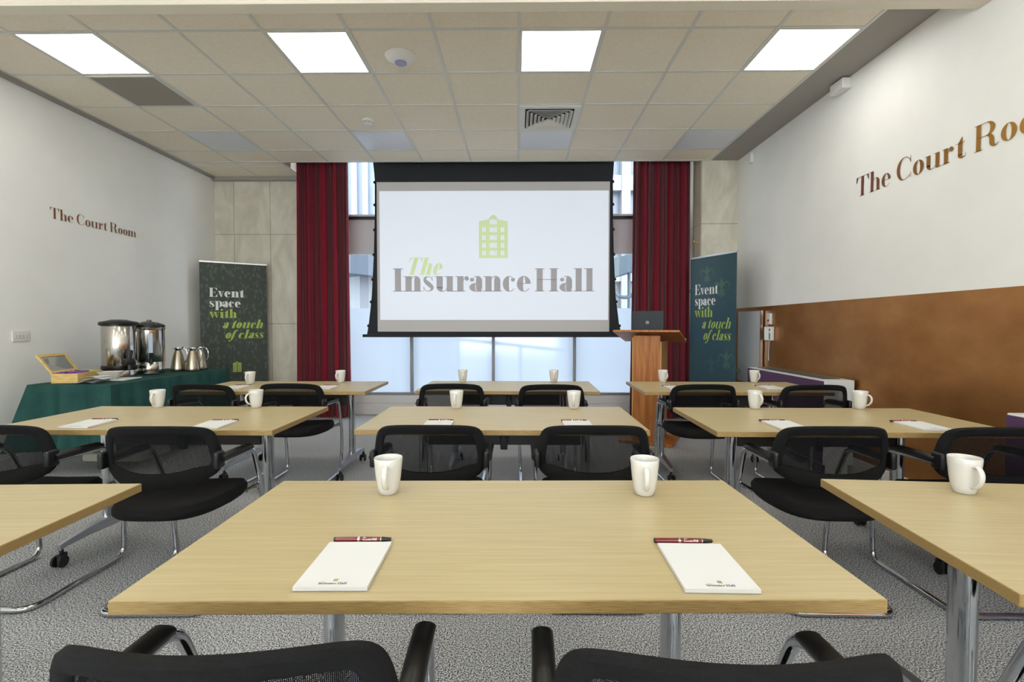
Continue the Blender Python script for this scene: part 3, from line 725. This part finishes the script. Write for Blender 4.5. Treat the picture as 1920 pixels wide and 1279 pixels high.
# tea box
bx = empty('tea_box', (-3.815, 4.05, CT), R(14), 'open pine tea box with glass lid and purple sachets', 'box')
bw_, bl, bh = .185, .36, .078
m = MB().box(0,bw_,0,.01,0,bh).box(0,bw_,bl-.01,bl,0,bh).box(0,.01,.01,bl-.01,0,bh).box(bw_-.01,bw_,.01,bl-.01,0,bh).box(.01,bw_-.01,.01,bl-.01,0,.008)
m.build('box_body', M_pine, bx)
m = MB().box(.01,bw_-.01,bl/3-.003,bl/3+.003,.008,bh-.01).box(.01,bw_-.01,2*bl/3-.003,2*bl/3+.003,.008,bh-.01).build('divider', M_pine, bx)
LT = Matrix.Translation((.004,0,bh+.001)) @ Matrix.Rotation(R(56),4,'Y')
def lid(m, a, b_, c, d, z0=-.006, z1=.006): m.box(a, b_, c, d, z0, z1, M=LT)
m = MB(); lid(m, -.185, -.16, 0, bl); lid(m, -.022, 0, 0, bl); lid(m, -.16, -.022, 0, .022); lid(m, -.16, -.022, bl-.022, bl)
LT2 = LT
# lid leans back over the hinge: rotate so it stands up and tips to the wall
ldo = m.build('lid_frame', M_pine, bx)
m = MB(); lid(m, -.16, -.022, .022, bl-.022, -.001, .001); m.build('lid_glass', M_boxglass, ldo)
cols = [(110,50,150),(90,40,130),(120,60,160),(60,110,60),(190,200,90),(200,80,60)]
for k in range(11):
    c = cols[[0,0,1,2,5,0,2,1,3,4,4][k]]; yy = [.028,.052,.076,.100,.140,.163,.186,.212,.262,.290,.320][k]; q = MB().rbox(-.03,.03,-.004,.004,0,.055,.001,1, M=Matrix.Rotation(R(random.uniform(-25,25)),4,'X') @ Matrix.Rotation(R(random.uniform(-8,8)),4,'Y'))
    sc = q.build('tea_sachet', mat('sachet_%d_%d_%d' % c, c, .4), None, bx.matrix_basis @ Vector((.06+.06*(k % 2), yy, .012)) if False else None)
    p = Matrix.Translation((-3.815,4.05,CT)) @ Matrix.Rotation(R(14),4,'Z') @ Vector((.055+.07*(k % 2), yy, .034)); sc.location = p; sc.rotation_euler = (0,0,R(14))
    tag(sc, '%s tea sachet in the pine tea box, %s, %s row' % ({(110,50,150):'purple',(90,40,130):'dark purple',(120,60,160):'violet',(60,110,60):'green',(190,200,90):'lime yellow',(200,80,60):'orange red'}[c], ['nearest the front','second from the front','third from the front','fourth from the front','fifth from the front','in the middle','fifth from the back','fourth from the back','third from the back','second from the back','at the very back'][k], 'left' if k % 2 == 0 else 'right'), 'tea sachet', 'tea sachets in the pine box')
# napkins
rnd = random.Random(4)
for k, (x, y, a) in enumerate(((-3.555,4.11,8),(-3.52,4.13,0),(-3.485,4.11,14),(-3.53,4.15,-6))):
    m = MB(); z = .005+.013*k
    L = []
    for sd in (0, 1):
        for j in range(7):
            L.append([((-.08+.16*i/6)*(1-.1*(j==0)), (-.07+.14*j/6), z-.004+sd*.006+.014*max(0,sin(i*.5))*(i/6)) for i in range(7)])
    for sd in (0, 1): m.loops(L[sd*7:sd*7+7], False, False)
    o = m.build('paper_napkin', M_paper, None, (x, y, CT), (0,0,R(a)), fix=False)
    tag(o, ['folded white paper napkin at the bottom of the fanned pile','folded white paper napkin second from the bottom of the pile','folded white paper napkin jutting right from the pile','folded white paper napkin on top of the pile'][k], 'napkin', 'paper napkins beside the tea box')
# tray, bowl
e = empty('serving_tray', (-3.52, 4.36, CT), R(8), 'flat white square tray under the sugar bowl', 'tray')
MB().rbox(-.11,.13,-.12,.13,0,.008,.003).build('tray_plate', M_paper, e)
e = empty('sugar_bowl', (-3.55, 4.33, CT+.0085), R(20), 'square flared white bowl of sugar sachets on the tray', 'bowl')
def sq(r, z, n=6):
    P = []
    for k in range(40):
        a = 2*pi*k/40; q = (abs(cos(a))**n+abs(sin(a))**n)**(-1/n); P.append((r*q*cos(a), r*q*sin(a), z))
    return P
MB().loops([sq(.045,0),sq(.06,.025),sq(.085,.065),sq(.081,.065),sq(.055,.025),sq(.04,.008)]).build('bowl_body', M_mug, e)
m = MB()
for k in range(12): m.rbox(-.022,.022,-.012,.012,0,.004,.001,1, M=Matrix.Translation((random.uniform(-.035,.035),random.uniform(-.035,.035),.042+.002*k)) @ Matrix.Rotation(random.uniform(0,3),4,'Z') @ Matrix.Rotation(random.uniform(-.2,.2),4,'X'))
o = m.build('sugar_sachets', mat('sachet_cream', (222,200,140), .5), e); o['kind'] = 'stuff'
# urns
e = empty('water_urn', (-3.735, 4.66, CT), R(-30), 'wide stainless steel hot water urn with flat black lid, left of the two', 'urn')
MB().lathe([(0,0),(.132,0),(.134,.06),(.132,.065)], 48).build('base', M_steel, e)
MB().lathe([(.135,.06),(.14,.07),(.14,.10),(.135,.105)], 48).build('base_band', M_black, e)
MB().lathe([(.130,.10),(.134,.106),(.134,.475),(.130,.48)], 48).build('body', M_steel, e)
MB().lathe([(.133,.47),(.150,.478),(.153,.498),(.143,.51),(.10,.518),(.06,.53),(0,.532)], 48).rbox(-.175,-.10,-.05,.05,.47,.505,.014,3, smooth=True).build('lid', M_black, e)
MB().tube(fillet([(.13,0,.10),(.19,0,.12),(.20,0,.07)], .03), .016, 10).rbox(.138,.20,-.04,.04,.10,.17,.012,2).tube([(.18,0,.15),(.15,.02,.24)], [.02,.03], 10).build('tap', M_black, e)
e = empty('water_urn', (-3.67, 4.96, CT), R(-50), 'stainless steel hot water urn with domed black lid and sight glass, right of the two', 'urn')
MB().lathe([(0,0),(.12,0),(.122,.005),(.122,.115),(.118,.12)], 44).build('base', M_steel, e)
MB().lathe([(.124,.118),(.127,.122),(.127,.43),(.132,.435),(.134,.455),(.127,.462)], 44).build('body', M_steel, e)
MB().lathe([(.128,.46),(.134,.466),(.132,.48),(.105,.495),(.05,.512),(0,.515)], 44).build('lid', M_black, e)
MB().lathe([(0,.51),(.02,.512),(.024,.53),(.0,.538)], 18).build('lid_knob', M_silver, e)
MB().rbox(.115,.14,-.018,.018,.185,.40,.005,2).build('sight_glass', mat('sight_glass', (190,205,225), .15), e)
MB().rbox(.11,.15,-.028,.028,.12,.185,.006,2).tube(fillet([(.13,0,.15),(.18,0,.15),(.18,0,.10)], .015), .012, 10).tube([(.178,-.0,.155),(.178,0,.21)], [.012,.02], 10).build('tap', M_black, e)
MB().rbox(.10,.21,-.06,.06,.001,.012,.004,2).build('drip_tray', M_black, e)
# jugs
def jug(loc, rz, label):
    e = empty('vacuum_jug', loc, rz, label, 'jug', 'steel vacuum jugs on the green cloth')
    MB().lathe([(0,0),(.066,0),(.07,.006),(.068,.03),(.058,.10),(.045,.165),(.033,.20),(.028,.215)], 36).build('body', M_brush, e)
    MB().lathe([(.028,.213),(.03,.225),(.037,.236),(.034,.246),(.0,.25)], 28).prism([(-.05,-.005),(-.03,-.018),(-.03,.018),(-.05,.005)], 'z', .228, .238).build('lid', M_chrome, e)
    MB().tube(catmull([(.03,0,.228),(.06,0,.235),(.085,0,.20),(.088,0,.15),(.075,0,.11),(.06,0,.09)], 6), .006, 8).tube([(.03,0,.24),(.055,0,.252)], .005, 8).build('handle', M_chrome, e)
    return e
j0 = jug((-3.55, 5.20, CT), R(10), 'brushed steel vacuum jug next to the urn, left of three')
copy_tree(j0, (-3.39, 5.19, CT), R(5), 'brushed steel vacuum jug in front, middle of three')
copy_tree(j0, (-3.43, 5.38, CT), R(0), 'brushed steel vacuum jug at the back, beside the banner')

# ------------------------------------------------------------------ meeting tables
def make_table():
    e = empty('folding_table', (0,0,0), 0, 'x', 'table', 'pale oak folding tables in three rows')
    m = MB().rbox(-.7,.7,-.35,.35,.7,.725,.0015,1)
    for i, f in enumerate(m.f):
        zs = [m.v[k][2] for k in f]
        m.m[i] = 0 if min(zs) > .7249 or max(zs) < .701 else 1
    m.build('tabletop', [M_wood, M_edge], e)
    for sx_ in (-1, 1):
        x = sx_*.455; y0 = .10
        leg = MB(); seg = 20
        L = [[(x+.026*cos(2*pi*k/seg), y0+.042*sin(2*pi*k/seg), z) for k in range(seg)] for z in (.13, .66)]
        leg.loops(L); lg = leg.build('leg', M_chrome, e)
        MB().rbox(x-.03,x+.03,y0-.20,y0+.20,.662,.69,.004).build('top_bracket', M_darkmetal, lg)
        ft = MB()
        for sg in (-1, 1):
            L = []
            for t, hw, z0, z1 in ((0,.03,.095,.15),(.5,.022,.10,.138),(.9,.015,.095,.12),(1.0,.010,.085,.112)):
                y = y0+sg*t*.32; L.append([(x-hw,y,z0),(x+hw,y,z0),(x+hw*.8,y,z1),(x-hw*.8,y,z1)])
            ft.loops(L, True, True, 0, False)
        f = ft.build('foot', M_alu, e)
        for sg in (-1, 1):
            yy = y0+sg*.305; c_ = MB()
            c_.tube([(x,yy,.09),(x,yy,.058)], .009, 10)
            c_.rbox(x-.012,x+.012,yy-.02,yy+.024,.03,.066,.006,2)
            for s2 in (-1, 1): c_.tube([(x+s2*.012,yy-.012,.029),(x+s2*.024,yy-.012,.029)], .0285, 18)
            c_.build('caster', M_rubber, f)
    MB().rbox(-.425,.425,.07,.09,.555,.645,.003,1).build('modesty_panel', M_darkmetal, e)
    MB().rbox(-.425,.425,.05,.075,.652,.672,.003,1).build('rail', M_alu, e)
    MB().rbox(-.012,.012,.02,.05,.60,.70,.004,1).rbox(-.02,.02,.04,.068,.535,.64,.004,1).rbox(-.03,-.018,.01,.05,.655,.70,.003,1).rbox(.018,.03,.01,.05,.655,.70,.003,1).build('latch', M_black, e)
    return e
tabs = [ # x, y, rot deg, label
 (-.038,1.234,.87,'pale oak folding table in the centre of the nearest row'),
 (-1.861,1.166,2.15,'pale oak folding table cut off by the left picture edge in the nearest row'),
 (1.648,1.209,-4.5,'pale oak folding table cut off by the right picture edge in the nearest row'),
 (-.074,2.702,-.2,'pale oak folding table in the centre of the middle row'),
 (-1.855,2.688,-.1,'pale oak folding table in the middle row, left of centre'),
 (1.636,2.671,-.85,'pale oak folding table in the middle row beside the bronze wall'),
 (-.071,4.115,-1.1,'pale oak folding table in the centre of the farthest row under the screen'),
 (-1.846,4.084,.36,'pale oak folding table in the farthest row before the left curtain'),
 (1.657,4.081,-1.1,'pale oak folding table in the farthest row before the lectern')]
t0 = make_table()
for i, (x, y, a, lb) in enumerate(tabs):
    if i == 0: t0.location = (x, y, 0); t0.rotation_euler = (0,0,R(a)); t0['label'] = lb
    else: copy_tree(t0, (x, y, 0), R(a), lb)

# ------------------------------------------------------------------ mesh-back chairs
def make_chair():
    e = empty('mesh_back_chair', (0,0,0), 0, 'x', 'chair', 'black mesh back chairs')
    half = [(0,.798),(.10,.795),(.175,.786),(.214,.770),(.234,.738),(.246,.68),(.250,.64),(.243,.60),(.215,.565),(.15,.535),(.07,.522),(0,.520)]
    ctrl = half + [(-x, z) for x, z in reversed(half[1:-1])]
    O = catmull([(x, 0, z) for x, z in ctrl], 4, True); N = len(O)
    def yb(x, z): return .085*(abs(x)/.25)**2.0 + (.797-z)*.10
    inn = []
    for i in range(N):
        d = (O[(i+1) % N]-O[i-1]).normalized(); nrm = Vector((-d.z, 0, d.x)); c_ = Vector((0,0,.66))
        if nrm.dot(c_-O[i]) < 0: nrm = -nrm
        w = .040 if O[i].z > .6 else .040+.03*min(1,(.6-O[i].z)/.06)
        inn.append(O[i]+nrm*w)
    prof = [(0,.004),(0,.018),(.15,.026),(.5,.028),(.85,.022),(1,.014),(.85,.006),(.5,0),(.15,-.002)]
    L = []
    for t, dy in prof:
        L.append([(lambda p: (p.x, yb(p.x, p.z)+dy-.006, p.z))(O[i].lerp(inn[i], t)) for i in range(N)])
    MB().loops(L, True, False, 0, True, True).build('back_frame', M_blackfab, e)
    L = []; cc = Vector((0,0,.66)); inn = [inn[i].lerp(O[i], .3) for i in range(N)]
    for t in (0,.2,.4,.6,.8,.96): L.append([(lambda p: (p.x, yb(p.x,p.z)+.006, p.z))(inn[i].lerp(cc, t)) for i in range(N)])
    MB().loops(L, True, False).add(L[-1], [tuple(range(N))], 0, True).build('mesh_panel', M_mesh, e)
    # seat
    def plan(sc, z, dish=0):
        P = []
        for k in range(56):
            a = 2*pi*k/56; c_, s_ = cos(a), sin(a); q = (abs(c_)**3.4+abs(s_)**3.4)**(-1/3.4)
            hx = .232 if s_ > 0 else .232-.03*abs(s_); x = hx*q*c_*sc; y = .215+.245*q*s_*sc
            zz = z+.012*(abs(x)/.23)**2*dish - .012*max(0,(y-.36)/.1)**2*dish - .010*max(0,(.05-y)/.07)**2*dish
            P.append((x, y, zz))
        return P
    MB().loops([plan(.05,.452,1),plan(.5,.452,1),plan(.85,.456,1),plan(.95,.453,1),plan(1.0,.438,.6),plan(1.0,.42,.2),plan(.95,.405),plan(.5,.398)]).build('seat', M_blackfab, e)
    # one continuous chrome tube: arm, front leg, runner, rear bar
    def arm(sg): return [(sg*.25,.10,.628),(sg*.248,.368,.620),(sg*.236,.49,.35),(sg*.222,.50,.014),(sg*.222,-.015,.014)]
    path = arm(-1)+list(reversed(arm(1)))
    fr_ = MB().tube(fillet(path, {1:.05,2:.12,3:.06,4:.07,5:.07,6:.06,7:.12,8:.05}, 7), .0125, 12)
    for sg in (-1, 1): fr_.tube([(sg*.24,.43,.425),(sg*.20,.33,.405)], .008, 8).tube([(sg*.236,.48,.40),(sg*.19,.40,.40)], .007, 8)
    fr_.tube([(-.2,.40,.396),(.2,.40,.396)], .009, 8)
    fr_.build('tube_frame', M_chrome, e)
    for sg in (-1, 1):
        P = [(sg*.251,.085,.638),(sg*.2505,.13,.640),(sg*.249,.25,.638),(sg*.2485,.322,.635),(sg*.2485,.338,.632)]
        MB().tube(P, [.016,.0185,.019,.018,.011], 14, ry=.021).build('arm_pad', M_black, e)
        MB().rbox(sg*.247-.013,sg*.247+.013,.05,.112,.60,.675,.011,3, smooth=True).build('arm_joint', M_black, e)
    return e
chairs = [
 (-.415,.61,2,'black mesh-back chair nearest the camera, cut off by the bottom edge, left of two'),
 (.290,.60,-1,'black mesh-back chair nearest the camera, cut off by the bottom edge, right of two'),
 (1.26,.60,-1,'black mesh-back chair of which only a chrome arm shows at bottom right corner'),
 (-.383,2.10,0,'black mesh-back chair behind the left mug of the nearest central table'),
 (.334,2.10,0,'black mesh-back chair behind the right mug of the nearest central table'),
 (-1.54,2.06,1,'black mesh-back chair at the middle-row left table, its whole seat visible'),
 (-2.29,2.08,0,'black mesh-back chair cut off by the left picture edge'),
 (1.362,2.09,-1,'black mesh-back chair at the middle-row right table, its seat visible beside the near table'),
 (2.06,2.08,0,'black mesh-back chair cut off by the right picture edge behind a mug'),
 (-.489,3.63,0,'black mesh-back chair far centre, left of two below the screen'),
 (.25,3.59,0,'black mesh-back chair far centre, right of two below the screen'),
 (-2.328,3.58,-4,'black mesh-back chair far left against the green tablecloth'),
 (-1.69,3.63,0,'black mesh-back chair far left near the red curtain, seat visible'),
 (1.37,3.61,0,'black mesh-back chair far right, in front of the lectern'),
 (2.17,3.59,0,'black mesh-back chair far right, beside the purple heater')]
c0 = make_chair()
for i, (x, y, a, lb) in enumerate(chairs):
    if i == 0: c0.location = (x, y, 0); c0.rotation_euler = (0,0,R(a)); c0['label'] = lb
    else: copy_tree(c0, (x, y, 0), R(a), lb)

# ------------------------------------------------------------------ mugs
def make_mug():
    e = empty('coffee_mug', (0,0,0), 0, 'x', 'mug', 'white coffee mugs on the tables')
    MB().lathe([(0,.001),(.024,0),(.027,.002),(.032,.02),(.0365,.05),(.040,.085),(.0415,.104),(.0405,.1055),(.039,.104),(.0375,.085),(.034,.05),(.029,.02),(.022,.008),(0,.008)], 48).build('cup', M_mug, e)
    P = catmull([(.033,0,.082),(.052,0,.086),(.066,0,.070),(.064,0,.048),(.050,0,.030),(.032,0,.022)], 6)
    MB().tube(P, .0045, 12, ry=.0075, up=(0,0,1)).build('handle', M_mug, e)
    return e
mugs = [(-.38,1.462,-86,'white mug, left of two, on the nearest central table'),(.373,1.46,-98,'white mug, right of two, on the nearest central table'),
 (1.323,1.485,-97,'white mug on the near table cut off at right'),(-2.177,3.0,-84,'white mug on the middle-row left table, farther left'),
 (-1.578,3.0,-118,'white mug on the middle-row left table, nearer the centre'),(-.364,2.985,-95,'white mug, left of two, on the middle central table'),
 (.337,2.975,-97,'white mug, right of two, on the middle central table'),(1.418,2.995,-80,'white mug on the middle-row right table, left one'),
 (2.037,2.99,-66,'white mug on the middle-row right table, right one'),(-2.257,4.20,-92,'white mug on the farthest left table, near the olive banner'),
 (-1.538,4.335,-105,'white mug on the farthest left table, before the red curtain'),(-.48,4.40,-80,'white mug, left of two, on the farthest central table'),
 (.322,4.40,-92,'white mug, right of two, on the farthest central table'),(1.28,4.41,-72,'white mug before the lectern on the farthest right table'),
 (2.068,4.385,-76,'white mug on the farthest right table, near the purple heater')]
m0 = make_mug()
for i, (x, y, a, lb) in enumerate(mugs):
    if i == 0: m0.location = (x, y, .7255); m0.rotation_euler = (0,0,R(a)); m0['label'] = lb
    else: copy_tree(m0, (x, y, .7255), R(a), lb)

# ------------------------------------------------------------------ notepads and pens
def flat(mb): # XZ lettering laid on a top face
    mb.v = [(x, z, y) for x, y, z in mb.v]; return mb
def make_pad():
    e = empty('notepad', (0,0,0), 0, 'x', 'notepad', 'white notepads on the tables')
    MB().box(-.069,.069,-.097,.097,0,.0075).build('sheets', M_paper, e)
    MB().box(-.069,.069,-.097,.097,-.0012,0).build('backing_card', mat('backing_card', (150,146,140), .8), e)
    m = MB(); merge(m, flat(words('Insurance', .0075, .034, F_bold, gap=0)), shift(-.026,-.088,0)); merge(m, flat(words('Hall', .0075, .017, F_bold, gap=0)), shift(.0105,-.088,0))
    m.build('lettering', M_inkgrey, e, (0,0,.0079))
    m = flat(house(.0085,.010)); m.build('house_emblem', M_inkgreen, e, (-.0015,-.077,.0079))
    flat(words('The', .004, .009, F_bold, shear=.28)).build('lettering', M_inkgreen, e, (-.023,-.0822,.0079))
    return e
def make_pen():
    e = empty('ballpoint_pen', (0,0,0), 0, 'x', 'pen', 'maroon pens beside the notepads')
    def cyl(x0, x1, r0, r1, name, mm): return MB().tube([(x0,0,.0062),(x1,0,.0062)], [r0,r1], 16).build(name, mm, e)
    cyl(-.066,-.062,.0050,.0054,'end_cap',M_black); cyl(-.062,-.012,.0054,.0058,'cap',M_pen); cyl(-.012,-.007,.0061,.0061,'ring',M_silver)
    cyl(-.007,.040,.0058,.0056,'barrel',M_pen); cyl(.040,.042,.0059,.0059,'ring',M_silver); cyl(.042,.064,.0056,.0036,'grip',M_black); cyl(.064,.068,.003,.001,'tip',M_silver)
    m = words('Insurance Hall', .0040, .032, F_bold); m.v = [(x, -.0040+z*.7, .0062+.0046+z*.35) for x, y, z in m.v]
    m = words('InsuranceHall', .0042, .032, F_bold, gap=0); m.v = [(x, -.0062+.55*z, .0062+.0005+z*.95) for x, y, z in m.v]
    m.build('lettering', M_inkwhite, e, (0,0,0))
    m = words('The', .0026, .007, F_bold, shear=.28); m.v = [(x, -.0040+.8*z, .0062+.0046+z*.5) for x, y, z in m.v]
    m.build('lettering', M_inkwhite, e, (0,0,0))
    return e
pads = [(-.349,1.008,1,'left of two on the nearest central table'),(.380,1.008,-1,'right of two on the nearest central table'),
 (-2.14,2.465,4,'on the middle-row left table, farther left'),(-1.50,2.445,3,'on the middle-row left table, nearer the centre'),
 (-.392,2.455,0,'left of two on the middle central table'),(.298,2.455,0,'right of two on the middle central table'),
 (1.318,2.47,-1,'on the middle-row right table, left one'),(1.978,2.455,-2,'on the middle-row right table, right one'),
 (-2.24,3.96,2,'on the farthest left table near the green cloth'),(-1.52,3.96,0,'on the farthest left table before the curtain'),
 (1.25,3.965,0,'on the farthest right table, left one, near the lectern'),(2.01,3.99,-2,'on the farthest right table near the heater')]
p0 = make_pad(); q0 = make_pen()
for i, (x, y, a, lb) in enumerate(pads):
    ca, sa = cos(R(a)), sin(R(a)); px, py = x - sa*.117 + (0 if x < 0 else -.006), y + ca*.117
    if i == 0:
        p0.location = (x, y, .7267); p0.rotation_euler = (0,0,R(a)); p0['label'] = 'white notepad ' + lb
        q0.location = (px, py, .7252); q0.rotation_euler = (0,0,R(a)); q0['label'] = 'maroon pen above the notepad ' + lb
    else:
        copy_tree(p0, (x, y, .7267), R(a), 'white notepad ' + lb); copy_tree(q0, (px, py, .7252), R(a), 'maroon pen above the notepad ' + lb)
